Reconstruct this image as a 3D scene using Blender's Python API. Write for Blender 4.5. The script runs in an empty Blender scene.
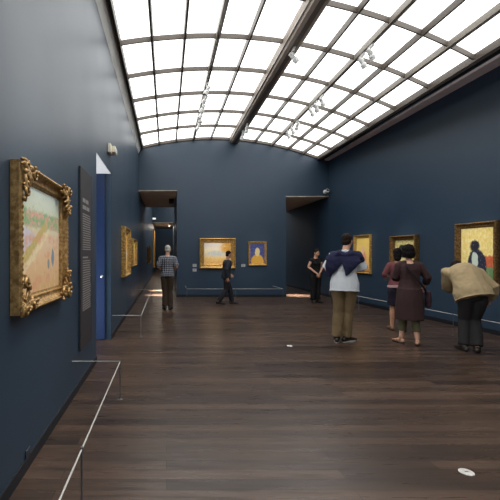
import bpy, bmesh, math, random
from mathutils import Vector, Matrix, noise as mnoise
R = math.radians
random.seed(7)
scn = bpy.context.scene
COL = scn.collection
F_PX, VPX, VPY, CAMH = 380.0, 166.5, 254.0, 1.5

# ------------------------------------------------------------------ helpers
def lin(c):
    def f(u):
        u /= 255.0
        return u / 12.92 if u <= 0.04045 else ((u + 0.055) / 1.055) ** 2.4
    return (f(c[0]), f(c[1]), f(c[2]), 1.0)

class NB:
    """small node builder"""
    def __init__(self, name):
        self.m = bpy.data.materials.new(name)
        self.m.use_nodes = True
        self.t = self.m.node_tree
        self.b = self.t.nodes['Principled BSDF']
    def n(self, typ, **kw):
        x = self.t.nodes.new(typ)
        for k, v in kw.items():
            setattr(x, k, v)
        return x
    def put(self, sock, v):
        if isinstance(v, bpy.types.NodeSocket):
            self.t.links.new(v, sock)
        elif v is not None:
            sock.default_value = v
    def coord(self, which='Object'):
        return self.n('ShaderNodeTexCoord').outputs[which]
    def sep(self, v):
        s = self.n('ShaderNodeSeparateXYZ'); self.put(s.inputs[0], v)
        return s.outputs[0], s.outputs[1], s.outputs[2]
    def math(self, op, a, b=None, c=None):
        x = self.n('ShaderNodeMath', operation=op)
        self.put(x.inputs[0], a)
        if b is not None: self.put(x.inputs[1], b)
        if c is not None: self.put(x.inputs[2], c)
        return x.outputs[0]
    def step(self, v, lo, hi, a=0.0, b=1.0):
        x = self.n('ShaderNodeMapRange', interpolation_type='SMOOTHSTEP')
        self.put(x.inputs['Value'], v)
        x.inputs['From Min'].default_value = lo; x.inputs['From Max'].default_value = hi
        x.inputs['To Min'].default_value = a; x.inputs['To Max'].default_value = b
        return x.outputs[0]
    def mapping(self, v, scale=(1, 1, 1), rot=(0, 0, 0), loc=(0, 0, 0)):
        x = self.n('ShaderNodeMapping'); self.put(x.inputs[0], v)
        x.inputs['Scale'].default_value = scale; x.inputs['Rotation'].default_value = rot
        x.inputs['Location'].default_value = loc
        return x.outputs[0]
    def noise(self, v, scale=5, detail=3, rough=0.5, out=0):
        x = self.n('ShaderNodeTexNoise'); self.put(x.inputs['Vector'], v)
        x.inputs['Scale'].default_value = scale; x.inputs['Detail'].default_value = detail
        x.inputs['Roughness'].default_value = rough
        return x.outputs[out]
    def mix(self, fac, a, b):
        x = self.n('ShaderNodeMix', data_type='RGBA')
        self.put(x.inputs[0], fac); self.put(x.inputs[6], a); self.put(x.inputs[7], b)
        return x.outputs[2]
    def ramp(self, fac, stops):
        x = self.n('ShaderNodeValToRGB'); self.put(x.inputs[0], fac)
        e = x.color_ramp.elements
        while len(e) < len(stops): e.new(0.5)
        for q, (p, c) in zip(e, stops):
            q.position = p; q.color = c
        return x.outputs[0]
    def bump(self, h, strength=0.3, dist=0.01):
        x = self.n('ShaderNodeBump'); self.put(x.inputs['Height'], h)
        x.inputs['Strength'].default_value = strength; x.inputs['Distance'].default_value = dist
        self.t.links.new(x.outputs[0], self.b.inputs['Normal'])
    def done(self, col=None, rough=None, metal=None, spec=None):
        self.put(self.b.inputs['Base Color'], col)
        self.put(self.b.inputs['Roughness'], rough)
        self.put(self.b.inputs['Metallic'], metal)
        if spec is not None: self.b.inputs['Specular IOR Level'].default_value = spec
        return self.m

def pbr(name, srgb, rough=0.6, metal=0.0, var=0.15, scale=20, bump=0.0, spec=None):
    b = NB(name); c = b.coord()
    nz = b.noise(c, scale, 4)
    l = lin(srgb)
    d = tuple(x * (1 - var) for x in l[:3]) + (1,)
    u = tuple(min(1, x * (1 + var)) for x in l[:3]) + (1,)
    col = b.mix(b.step(nz, 0.3, 0.7), d, u)
    if bump: b.bump(nz, bump, 0.01)
    return b.done(col, rough, metal, spec)

class MB:
    """collects shapes in one bmesh"""
    def __init__(self):
        self.bm = bmesh.new()
    def box(self, x0, x1, y0, y1, z0, z1):
        v = [self.bm.verts.new(p) for p in ((x0,y0,z0),(x1,y0,z0),(x1,y1,z0),(x0,y1,z0),(x0,y0,z1),(x1,y0,z1),(x1,y1,z1),(x0,y1,z1))]
        for f in ((3,2,1,0),(4,5,6,7),(0,1,5,4),(1,2,6,5),(2,3,7,6),(3,0,4,7)):
            self.bm.faces.new([v[i] for i in f])
        return self
    def hexa(self, pts):
        v = [self.bm.verts.new(p) for p in pts]
        for f in ((3,2,1,0),(4,5,6,7),(0,1,5,4),(1,2,6,5),(2,3,7,6),(3,0,4,7)):
            self.bm.faces.new([v[i] for i in f])
        return self
    def rings(self, rings, closed=True):
        bm = self.bm
        rr = [[bm.verts.new(p) for p in r] for r in rings]
        n = len(rr[0])
        for a, b in zip(rr, rr[1:]):
            for i in range(n):
                j = (i + 1) % n
                bm.faces.new((a[i], a[j], b[j], b[i]))
        if closed:
            bm.faces.new(list(reversed(rr[0]))); bm.faces.new(rr[-1])
        return self
    def tube(self, pts, radii, seg=12, side=None, cap=True, caplen=None):
        """tapered tube through pts; radii r or (ra, rb), ra along `side`"""
        pts = [Vector(p) for p in pts]
        radii = [(r, r) if not isinstance(r, (tuple, list)) else r for r in radii]
        n = len(pts); rings = []
        prev = Vector(side) if side is not None else None
        P, Rr, T = [], [], []
        for i in range(n):
            t = (pts[min(i + 1, n - 1)] - pts[max(i - 1, 0)]).normalized()
            P.append(pts[i]); Rr.append(radii[i]); T.append(t)
        if cap:
            ks = (0.97, 0.8, 0.5, 0.12)
            s_pre = []; s_post = []
            for k in ks:
                h = math.sqrt(max(0, 1 - k * k))
                l0 = caplen if caplen is not None else min(Rr[0]); l1 = caplen if caplen is not None else min(Rr[-1])
                s_pre.insert(0, (P[0] - T[0] * l0 * h, (Rr[0][0] * k, Rr[0][1] * k), T[0]))
                s_post.append((P[-1] + T[-1] * l1 * h, (Rr[-1][0] * k, Rr[-1][1] * k), T[-1]))
            seq = s_pre + list(zip(P, Rr, T)) + s_post
        else:
            seq = list(zip(P, Rr, T))
        for p, r, t in seq:
            s = prev
            if s is None:
                s = Vector((1, 0, 0)) if abs(t.x) < 0.8 else Vector((0, 1, 0))
            s = (s - t * s.dot(t))
            if s.length < 1e-4: s = t.orthogonal()
            s.normalize()
            if side is None: prev = s
            b = t.cross(s)
            rings.append([p + s * (r[0] * math.cos(2 * math.pi * k / seg)) + b * (r[1] * math.sin(2 * math.pi * k / seg)) for k in range(seg)])
        return self.rings(rings)
    def ball(self, c, r, rot=None, u=16, v=10):
        if not isinstance(r, (tuple, list)): r = (r, r, r)
        m = Matrix.Translation(Vector(c)) @ (rot.to_4x4() if rot is not None else Matrix()) @ Matrix.Diagonal((r[0], r[1], r[2], 1))
        bmesh.ops.create_uvsphere(self.bm, u_segments=u, v_segments=v, radius=1, matrix=m)
        return self
    def lathe(self, prof, m=None, seg=20):
        m = m or Matrix()
        rings = [[m @ Vector((r * math.cos(2*math.pi*k/seg), r * math.sin(2*math.pi*k/seg), z)) for k in range(seg)] for r, z in prof]
        return self.rings(rings)
    def shift(self, v):
        bmesh.ops.translate(self.bm, verts=self.bm.verts, vec=Vector(v)); return self
    def scale(self, s):
        for v in self.bm.verts: v.co *= s
        return self
    def build(self, name, mat, parent=None, smooth=False, bevel=0.0, fixn=True):
        if fixn: bmesh.ops.recalc_face_normals(self.bm, faces=self.bm.faces)
        me = bpy.data.meshes.new(name)
        self.bm.to_mesh(me); self.bm.free()
        me.materials.append(mat)
        if smooth:
            for p in me.polygons: p.use_smooth = True
        o = bpy.data.objects.new(name, me); COL.objects.link(o)
        if parent is not None: o.parent = parent
        if bevel:
            md = o.modifiers.new('Bevel', 'BEVEL'); md.width = bevel; md.segments = 2; md.limit_method = 'ANGLE'
        return o

def empty(name, loc=(0, 0, 0), rz=0.0):
    o = bpy.data.objects.new(name, None); COL.objects.link(o)
    o.location = loc; o.rotation_euler = (0, 0, rz); o.empty_display_size = 0.1
    return o
def tag(o, label, cat, group=None):
    o['label'] = label; o['category'] = cat
    if group: o['group'] = group
    return o
def struct(o, label=None):
    o['kind'] = 'structure'
    if label: o['label'] = label
    return o

# ------------------------------------------------------------------ materials
def m_wall():
    b = NB('blue_wall_paint'); c = b.coord()
    n1 = b.noise(c, 0.7, 3)
    n2 = b.noise(c, 60, 2)
    col = b.mix(n1, lin((38, 58, 77)), lin((43, 63, 82)))
    b.bump(n2, 0.06, 0.004)
    return b.done(col, b.step(n1, 0.2, 0.8, 0.40, 0.46), 0, 0.6)
def m_floor():
    b = NB('dark_plank_floor'); c = b.coord()
    br = b.n('ShaderNodeTexBrick')
    b.put(br.inputs['Vector'], c)
    br.offset = 0.37; br.offset_frequency = 2
    br.inputs['Scale'].default_value = 1.0
    br.inputs['Brick Width'].default_value = 1.9
    br.inputs['Row Height'].default_value = 0.115
    br.inputs['Mortar Size'].default_value = 0.0022
    br.inputs['Mortar Smooth'].default_value = 0.2
    br.inputs['Bias'].default_value = 0.0
    br.inputs['Color1'].default_value = lin((86, 68, 57))
    br.inputs['Color2'].default_value = lin((47, 36, 31))
    br.inputs['Mortar'].default_value = lin((34, 28, 27))
    g = b.noise(b.mapping(c, (0.8, 9, 1)), 2.2, 5, 0.6)
    g2 = b.noise(b.mapping(c, (0.5, 3, 1)), 1.6, 3)
    col = b.mix(b.step(g, 0.45, 0.75, 0, 0.85), br.outputs['Color'], lin((48, 36, 31)))
    col = b.mix(b.step(g2, 0.45, 0.8, 0, 0.55), col, lin((90, 70, 57)))
    b.bump(b.math('MULTIPLY_ADD', g, 0.25, b.math('SUBTRACT', 1.0, br.outputs['Fac'])), 0.12, 0.003)
    return b.done(col, b.step(g, 0.3, 0.8, 0.26, 0.40), 0, 0.26)
def m_emit(name, srgb, strength):
    m = bpy.data.materials.new(name); m.use_nodes = True
    t = m.node_tree; t.nodes.clear()
    e = t.nodes.new('ShaderNodeEmission'); o = t.nodes.new('ShaderNodeOutputMaterial')
    e.inputs[0].default_value = lin(srgb); e.inputs[1].default_value = strength
    t.links.new(e.outputs[0], o.inputs[0])
    return m

WALL = m_wall()
FLOOR = m_floor()
SKY = m_emit('skylight_diffuser', (253, 254, 252), 3.15)
BAR = pbr('bronze_glazing_bar', (100, 91, 83), 0.5, 0.0, 0.03, 4)
BARL = pbr('pale_track_metal', (150, 142, 132), 0.5, 0.0, 0.03, 4)
BEAM = pbr('dark_beam_metal', (176, 162, 150), 0.5, 0.0, 0.06, 6)
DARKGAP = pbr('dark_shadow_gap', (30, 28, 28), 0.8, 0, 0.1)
SOFF = pbr('mauve_grey_soffit_panel', (236, 220, 220), 0.6, 0, 0.08, 4)
LEDGE = pbr('pale_grey_ledge', (244, 244, 240), 0.6, 0, 0.05, 4)
TAUPE = pbr('warm_bounce_taupe_soffit', (210, 198, 182), 0.6, 0, 0.06, 3)  # warm bounce from the wood floor is put into this soffit colour
BASE = pbr('near_black_shadow_gap', (20, 24, 32), 0.5, 0, 0.1)  # shade of the gap at the wall foot, put into the colour
ROOF = pbr('roof_slab', (120, 118, 115), 0.9, 0, 0.05)
WHITEP = pbr('white_soffit_paint', (226, 228, 230), 0.6, 0, 0.03)
DOORB = pbr('blue_door_paint', (32, 52, 92), 0.4, 0, 0.06)
CHROME = pbr('brushed_steel', (200, 200, 200), 0.3, 0.9, 0.05, 60)
WIRE = pbr('pale_rail_wire', (206, 202, 196), 0.45, 0.1, 0.05, 60)
POSTM = pbr('grey_post_steel', (96, 96, 98), 0.45, 0.2, 0.1, 40)
WHITE = pbr('white_enamel', (228, 228, 226), 0.4, 0, 0.03)
CREAM = pbr('cream_plastic', (240, 232, 212), 0.5, 0, 0.05)
BLACKP = pbr('black_plastic', (26, 25, 25), 0.5, 0, 0.1)
LABELM = pbr('grey_label_card', (196, 196, 198), 0.6, 0, 0.04)
INK = pbr('dark_ink', (60, 60, 66), 0.7, 0, 0.05)
def m_gold(name, a, b_, rough=0.38):
    b = NB(name); c = b.coord()
    n1 = b.noise(c, 28, 5, 0.6)
    col = b.mix(b.step(n1, 0.35, 0.7), lin(a), lin(b_))
    b.bump(n1, 0.5, 0.006)
    return b.done(col, b.step(n1, 0.3, 0.8, rough + 0.12, rough), 0.45, 0.5)
GOLD = m_gold('carved_gilt', (134, 104, 62), (200, 164, 108))
GOLDD = m_gold('dark_gilt', (84, 62, 34), (152, 116, 66))
GOLDL = m_gold('bright_gilt', (150, 112, 56), (222, 182, 108))

# ------------------------------------------------------------------ room shell
XL = -0.976
YF = 13.254
YB = -4.2
YP = 17.9           # far end of the two passages
Y2, Y3, Y4 = 26.6, 33.3, 37.0
XO1, XO2 = 0.362, 4.17   # the block of far wall between the openings
XRF = 5.66
SL = 0.0742
def xr(y): return XRF + (YF - y) * SL
DY0, DY1, DZ = 5.285, 6.678, 2.92
XLB = XL - 0.55     # back of the left wall

struct(MB().box(-4.6, 8.2, YB - 0.4, Y4 + 0.4, -0.15, 0.0).build('floor', FLOOR))
m = MB()
m.box(XLB, XL, YB, DY0, 0, 6.0); m.box(XLB, XL, DY1, Y4, 0, 6.0); m.box(XLB, XL, DY0, DY1, DZ, 6.0)
struct(m.build('wall_left', WALL))
m = MB()
xb = xr(YB)
m.hexa([(xb, YB, 0), (xb + 0.4, YB, 0), (XRF + 0.4, YF, 0), (XRF, YF, 0), (xb, YB, 6.0), (xb + 0.4, YB, 6.0), (XRF + 0.4, YF, 6.0), (XRF, YF, 6.0)])
m.box(XRF, XRF + 0.4, YF, Y2 + 0.2, 0, 6.0)
struct(m.build('wall_right', WALL))
m = MB()
m.box(XO1, XO2, YF, YP, 0, 6.0)
m.box(XL, XO1, YF, YP, 3.72, 6.0)
m.box(XO2, XRF, YF, YP, 3.52, 6.0)
struct(m.build('wall_far', WALL))
m = MB()
m.box(0.51, XRF, Y2, Y3, 0, 6.0); m.box(XL, 0.51, Y2, Y3, 3.72, 6.0)
struct(m.build('wall_next_room', WALL))
struct(MB().box(XL, XRF, Y4, Y4 + 0.3, 0, 6.0).build('wall_end', WALL))
struct(MB().box(3.0, 3.2, Y3, Y4, 0, 6.0).build('wall_end_side', WALL))
struct(MB().box(XLB, xb + 0.4, YB - 0.3, YB, 0, 6.0).build('wall_behind', WALL))
# lobby behind the doorway
m = MB()
m.box(-4.2, -4.0, 3.0, 9.2, 0, 3.4); m.box(-4.0, XLB, 2.8, 3.0, 0, 3.4); m.box(-4.0, XLB, 9.0, 9.2, 0, 3.4)
struct(m.build('wall_lobby', WALL))
struct(MB().box(-4.2, XLB, 2.8, 9.2, 3.4, 3.5).build('ceiling_lobby', WHITEP))
struct(MB().box(XLB, 8.2, YB - 0.3, Y4 + 0.3, 6.0, 6.2).build('ceiling', ROOF))
# soffits
struct(MB().box(XL + 0.001, XO1 - 0.001, YF + 0.001, YP, 3.70, 3.72).build('trim_1', TAUPE))
struct(MB().box(XO2 + 0.001, XRF - 0.001, YF + 0.001, YP, 3.50, 3.52).build('trim_2', TAUPE))
struct(MB().box(XL + 0.001, 0.509, Y2 + 0.001, Y3, 3.70, 3.72).build('trim_3', TAUPE))
struct(MB().box(XLB, XL - 0.004, DY0 + 0.001, DY1 - 0.001, DZ - 0.012, DZ).build('trim_4', WHITEP))
# baseboard strips, near-black to stand for the shadow gap at the wall foot
bh = 0.085
m = MB(); m.box(XL, XL + 0.012, YB, DY0, 0, bh); m.box(XL, XL + 0.012, DY1, Y2, 0, bh)
struct(m.build('baseboard_shadow_gap_left', BASE))
struct(MB().box(XO1 - 0.01, XO2 + 0.01, YF - 0.012, YF, 0, bh).build('baseboard_shadow_gap_far', BASE))
m = MB(); m.hexa([(xb - 0.014, YB, 0), (xb, YB, 0), (XRF, YF, 0), (XRF - 0.014, YF, 0), (xb - 0.014, YB, bh), (xb, YB, bh), (XRF, YF, bh), (XRF - 0.014, YF, bh)])
m.box(XRF - 0.012, XRF, YF, YP, 0, bh)
struct(m.build('baseboard_shadow_gap_right', BASE))
# door in the reveal
d1 = struct(MB().box(XLB - 0.55, XL - 0.105, DY1 - 0.03, DY1 + 0.0, 0.01, DZ - 0.02).build('door_1', DOORB, bevel=0.004))
hb = MB().lathe([(0.0, 0), (0.024, 0.001), (0.026, 0.006), (0.012, 0.012), (0.012, 0.03), (0.024, 0.036), (0.027, 0.05), (0.02, 0.062), (0.0, 0.066)],
                Matrix.Translation((-1.125, DY1 - 0.03, 1.108)) @ Matrix.Rotation(R(90), 4, 'X'))
h = hb.build('door_handle', CHROME, d1, smooth=True)

# ------------------------------------------------------------------ skylight
def az(x): return 5.527 - 0.0509 * (x - 1.62) ** 2
XS0, XS1 = -0.83, 5.28
YS0, YS1 = YB, YF - 0.01
m = MB(); N = 40; rows = []
for i in range(N + 1):
    x = XS0 + (XS1 - XS0) * i / N
    rows.append([(x, YS0, az(x) + 0.05), (x, YS1, az(x) + 0.05), (x, YS1, az(x) + 0.07), (x, YS0, az(x) + 0.07)])
m.rings(rows)
sky = struct(m.build('window_1', SKY, smooth=False))
BX = [-0.26, 0.335, 0.945, 1.55, 3.09, 3.68, 4.26, 4.77]
DOUBLE = {-0.26: 0, 0.335: 0, 0.945: 1, 1.55: 0, 3.09: 0, 3.68: 1, 4.26: 0, 4.77: 1}
def trap(m, x, wt, wb, z, zt=0.05, zl=-0.05):
    m.hexa([(x - wb / 2, YS0, z + zl), (x + wb / 2, YS0, z + zl), (x + wb / 2, YS1, z + zl), (x - wb / 2, YS1, z + zl), (x - wt / 2, YS0, z + zt), (x + wt / 2, YS0, z + zt), (x + wt / 2, YS1, z + zt), (x - wt / 2, YS1, z + zt)])
for x in BX:
    m = MB(); z = az(x)
    if DOUBLE[x]:
        trap(m, x - 0.026, 0.042, 0.022, z); trap(m, x + 0.026, 0.042, 0.022, z)
        o = m.build('glazing_bar', BARL, sky)
        o['label'] = 'double pale track bar'
    else:
        trap(m, x, 0.066, 0.036, z)
        m.build('glazing_bar', BAR, sky)
ybars = [11.80 - 1.27 * k for k in range(13)]
yright = [12.15 - 1.13 * k for k in range(13)]
for y, ye in list(zip(ybars, yright)) + [(YF - 0.03, YF - 0.03)]:
    for (xa, xb_) in ((XS0, 2.19), (2.55, XS1)):
        m = MB(); rows = []
        for i in range(21):
            x = xa + (xb_ - xa) * i / 20; z = az(x); q = y + (ye - y) * (x - XS0) / (XS1 - XS0)
            rows.append([(x, q - 0.014, z - 0.04), (x, q + 0.014, z - 0.04), (x, q + 0.023, z + 0.045), (x, q - 0.023, z + 0.045)])
        m.rings(rows).build('cross_bar', BAR, sky)
zb = az(2.37)
m = MB()
trap(m, 2.37, 0.37, 0.24, zb, 0.05, -0.14)
bm_ = m.build('ridge_beam', BEAM, sky)
m = MB(); m.box(2.33, 2.41, YS0, YS1, zb - 0.165, zb - 0.14); m.build('beam_track', BAR, bm_)
m = MB(); m.box(2.205, 2.235, YS0, YS1, zb - 0.09, zb - 0.05); m.build('beam_edge', BARL, bm_)
# frames along both long sides
m = MB(); trap(m, XS0 - 0.035, 0.04, 0.02, az(XS0), 0.09, -0.03); trap(m, XS0 + 0.01, 0.05, 0.02, az(XS0), 0.09, -0.05)
m.build('edge_frame', BAR, sky)
m = MB(); trap(m, XS1 - 0.02, 0.05, 0.02, az(XS1), 0.2, -0.06); trap(m, XS1 + 0.045, 0.06, 0.02, az(XS1), 0.2, -0.07)
m.build('edge_frame', BAR, sky)
# left ledge strip, right soffit
m = MB(); m.hexa([(XL, YS0, 4.99), (XS0 - 0.055, YS0, 5.18), (XS0 - 0.055, YS1, 5.18), (XL, YS1, 4.99), (XL, YS0, 5.3), (XS0 - 0.055, YS0, 5.3), (XS0 - 0.055, YS1, 5.3), (XL, YS1, 5.3)])
struct(m.build('trim_5', LEDGE))
def zw(y): return 4.74 + (YF - y) * 0.034
m = MB()
edge = [YF] + yright + [YB]
xi = XS1 + 0.07
for a, b in zip(edge, edge[1:]):
    a2, b2 = a - 0.012, b + 0.012
    def P(y, t, dz=0.0):
        x = xi + (xr(y) - xi) * 0.5 + ((xr(y) - xi) * 0.5 - 0.02) * t
        zin = 1.5 + 0.592 * (xi + (xr(y) - xi) * 0.5); z = zin + (zw(y) - zin) * t
        return (x, y, z + dz)
    m.hexa([P(b2, 0), P(b2, 1), P(a2, 1), P(a2, 0), P(b2, 0, .05), P(b2, 1, .05), P(a2, 1, .05), P(a2, 0, .05)])
struct(m.build('trim_6', SOFF))
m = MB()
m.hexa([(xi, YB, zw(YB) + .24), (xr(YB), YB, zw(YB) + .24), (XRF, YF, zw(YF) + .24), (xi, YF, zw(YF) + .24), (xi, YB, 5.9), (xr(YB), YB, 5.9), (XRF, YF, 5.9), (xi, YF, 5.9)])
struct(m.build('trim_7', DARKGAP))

# next room's ceiling lamps (assumed luminous ceiling, out of view)
struct(MB().box(0.2, 4.6, YP + 1.0, Y2 - 1.0, 5.6, 5.62).build('window_2', SKY))

# ------------------------------------------------------------------ barriers
def barrier(name, pts, posts, label, z=0.39):
    """pts: rail polyline at height z (x, y); posts: (x, y)"""
    t = empty(name, (posts[0][0], posts[0][1], 0))
    o = Vector(t.location)
    m = MB(); m.tube([(p[0], p[1], z) for p in pts], [0.0055] * len(pts), 8); m.shift(-o)
    m.build('rail', WIRE, t, smooth=True)
    for a in (pts[0], pts[-1]):
        pass
    for (x, y) in posts:
        m = MB(); m.lathe([(0.03, 0), (0.03, 0.004), (0.008, 0.008), (0.006, 0.012), (0.006, z - 0.015), (0.010, z - 0.013), (0.010, z + 0.012), (0.004, z + 0.016)], Matrix.Translation((x, y, 0)), 12)
        m.shift(-o); m.build('post', POSTM, t, smooth=False)
    tag(t, label, 'barrier', 'low wire barriers in front of the paintings')
    return t
xlw = XL + 0.003
barrier('rail_barrier', [(xlw, 3.93), (-0.479, 3.93), (-0.482, 2.16), (-0.486, 0.35), (-0.49, -2.0), (xlw, -2.0)], [(-0.479, 3.92), (-0.482, 2.16), (-0.486, 0.35), (-0.49, -1.99)],
        'low wire rail barrier on thin posts below the large carved gilt frame on left wall')
barrier('rail_barrier', [(xlw, 6.87), (-0.46, 6.87), (-0.457, 9.4), (-0.455, 11.9), (xlw, 11.9)], [(-0.46, 6.88), (-0.457, 9.4), (-0.455, 11.89)],
        'low wire rail barrier below the two gilt frames beyond the doorway')
barrier('rail_barrier', [(0.65, YF - 0.013), (0.65, 12.1), (2.2, 12.1), (3.71, 12.1), (3.71, YF - 0.013)], [(0.651, 12.1), (2.2, 12.1), (3.709, 12.1)],
        'low wire rail barrier across the far wall under its two paintings')
rx = lambda y: xr(y) - 0.85
ys_ = [11.5, 10.0, 8.5, 6.99, 5.4, 3.8]
barrier('rail_barrier', [(xr(11.5) - 0.016, 11.5)] + [(rx(y), y) for y in ys_] + [(xr(3.8) - 0.016, 3.8)], [(rx(y), y) for y in ys_],
        'long low wire rail barrier along the right wall behind the visitors')

# ------------------------------------------------------------------ paintings
def rect_sweep(m, w, h, prof):
    """picture-frame moulding: prof = list of (inset, out) closed loop; face towards -y"""
    cs = ((-1, -1), (1, -1), (1, 1), (-1, 1))
    rr = []
    for sx, sz in cs:
        rr.append([m.bm.verts.new((sx * (w / 2 - i), -o, sz * (h / 2 - i))) for i, o in prof])
    k = len(prof)
    for c in range(4):
        a, b = rr[c], rr[(c + 1) % 4]
        for i in range(k):
            j = (i + 1) % k
            m.bm.faces.new((a[i], a[j], b[j], b[i]))
def frame_profile(mw, d):
    return [(0, 0.0), (0, d * 0.72), (mw * 0.06, d * 0.92), (mw * 0.16, d), (mw * 0.28, d * 0.94), (mw * 0.36, d * 0.70), (mw * 0.5, d * 0.52), (mw * 0.66, d * 0.46), (mw * 0.74, d * 0.56), (mw * 0.82, d * 0.55), (mw * 0.88, d * 0.36), (mw, d * 0.30), (mw, 0.0)]
def painting(loc, rz, w, h, mw, d, gold, cmat, label, group=None, carved=False, slip=None):
    t = empty('framed_painting', loc, rz)
    m = MB(); rect_sweep(m, w, h, frame_profile(mw, d)); fr = m.build('frame', gold, t, smooth=False)
    iw, ih = w - 2 * mw, h - 2 * mw
    if slip:
        m = MB(); rect_sweep(m, iw + 0.01, ih + 0.01, [(0, 0.005), (0, d * 0.34), (0.008, d * 0.38), (slip, d * 0.26), (slip, 0.005)])
        m.build('inner_slip', GOLDL, t)
    m = MB(); m.box(-iw / 2 + 0.001, iw / 2 - 0.001, -d * 0.22, -0.004, -ih / 2 + 0.001, ih / 2 - 0.001)
    m.build('canvas', cmat, t)
    # carved running ornament on the moulding, one strip per side
    step = max(0.035, mw * 0.28)
    for sx in (-1, 1):
        m = MB(); n = int((h - mw) / step)
        for i in range(n):
            zz = -h / 2 + mw / 2 + (i + 0.5) * (h - mw) / n
            m.ball((sx * (w / 2 - mw * 0.17), -d * 0.97, zz), (mw * 0.07, d * 0.10, step * 0.4), None, 8, 5)
        m.build('beading', gold, fr, smooth=True)
    n = int((w - mw) / step)
    for sz in (-1, 1):
        m = MB()
        for i in range(n):
            xx = -w / 2 + mw / 2 + (i + 0.5) * (w - mw) / n
            m.ball((xx, -d * 0.97, sz * (h / 2 - mw * 0.17)), (step * 0.4, d * 0.10, mw * 0.07), None, 8, 5)
        m.build('beading', gold, fr, smooth=True)
    if carved:
        rnd = random.Random(3)
        def scroll(m, c, r, a0, turns, rad, dirn=1, out=0.0):
            pts = []; rs = []
            for i in range(16):
                f = i / 15
                a = a0 + dirn * turns * 2 * math.pi * f
                q = r * (1 - 0.8 * f)
                pts.append((c[0] + q * math.cos(a), c[1] - out * f, c[2] + q * math.sin(a)))
                rs.append(rad * (1 - 0.45 * f))
            m.tube(pts, rs, 8)
        for sx in (-1, 1):
            for sz in (-1, 1):
                m = MB()
                cx, cz = sx * (w / 2 - mw * 0.42), sz * (h / 2 - mw * 0.42)
                m.ball((cx, -d * 0.9, cz), (mw * 0.42, d * 0.42, mw * 0.42))
                # acanthus leaves radiating from the corner, over the moulding and a little past its edge
                for k, (a, L) in enumerate(((2, 0.22), (22, 0.15), (45, 0.13), (88, 0.22), (68, 0.15), (200, 0.06), (250, 0.06), (225, .075))):
                    a = R(a)
                    dx, dz = -sx * math.cos(a), -sz * math.sin(a)
                    L *= 0.92
                    pts = []; rs = []
                    for i in range(7):
                        f = i / 6
                        wob = math.sin(f * 3.1) * 0.02 * (1 if k % 2 else -1)
                        pts.append((cx + dx * L * f + dz * wob, -d * (0.92 + 0.28 * math.sin(f * math.pi * 0.9)) , cz + dz * L * f - dx * wob))
                        rs.append((0.024 * (1 - 0.75 * f) + 0.004, 0.010))
                    m.tube(pts, rs, 8, side=(dz, 0, -dx))
                scroll(m, (cx - sx * 0.15, -d * 1.1, cz - sz * 0.01), 0.042, 0, 1.2, 0.013, sx, 0.02)
                scroll(m, (cx - sx * 0.0, -d * 1.1, cz - sz * 0.15), 0.042, 0, 1.2, 0.013, -sx, 0.02)
                scroll(m, (cx + sx * 0.012, -d * 1.1, cz + sz * 0.012), 0.040, 1, 1.3, 0.014, sx, 0.03)
                for q in range(10):
                    m.ball((cx - sx * rnd.uniform(-0.05, 0.2), -d * rnd.uniform(0.95, 1.35), cz - sz * rnd.uniform(-0.05, 0.04)), rnd.uniform(0.010, 0.018), None, 8, 6)
                    m.ball((cx - sx * rnd.uniform(-0.05, 0.04), -d * rnd.uniform(0.95, 1.35), cz - sz * rnd.uniform(-0.05, 0.2)), rnd.uniform(0.010, 0.018), None, 8, 6)
                m.build('corner_ornament', gold, fr, smooth=True)
    tag(t, label, 'painting', group)
    return t

def canvas(name, fn):
    b = NB(name)
    g = b.coord('Generated')
    x, y, z = b.sep(g)
    wv = b.noise(b.mapping(g, (1, 1, 1)), 5, 4)
    wv2 = b.noise(b.mapping(g, (1, 1, 1), loc=(3, 1, 7)), 14, 4, 0.7)
    u = b.math('ADD', x, b.math('MULTIPLY', b.math('SUBTRACT', wv, 0.5), 0.12))
    v = b.math('ADD', z, b.math('MULTIPLY', b.math('SUBTRACT', wv2, 0.5), 0.10))
    col = fn(b, u, v, wv, wv2, g)
    br = b.noise(b.mapping(g, (1, 1, 0.35)), 60, 3)
    mot = b.noise(b.mapping(g, (1, 1, 0.6), loc=(9, 2, 4)), 26, 3, 0.6)
    col = b.mix(b.step(mot, 0.55, 0.75, 0, 0.35), b.mix(b.step(mot, 0.25, 0.45, 0.3, 0), col, lin((96, 82, 62))), lin((246, 238, 214)))
    b.bump(br, 0.4, 0.004)
    return b.done(col, 0.55, 0, 0.3)
def oval(b, u, v, cx, cz, rx_, rz_, soft=0.25):
    a = b.math('DIVIDE', b.math('SUBTRACT', u, cx), rx_); c = b.math('DIVIDE', b.math('SUBTRACT', v, cz), rz_)
    d = b.math('ADD', b.math('MULTIPLY', a, a), b.math('MULTIPLY', c, c))
    return b.step(d, 1 - soft, 1 + soft, 1.0, 0.0)

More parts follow.
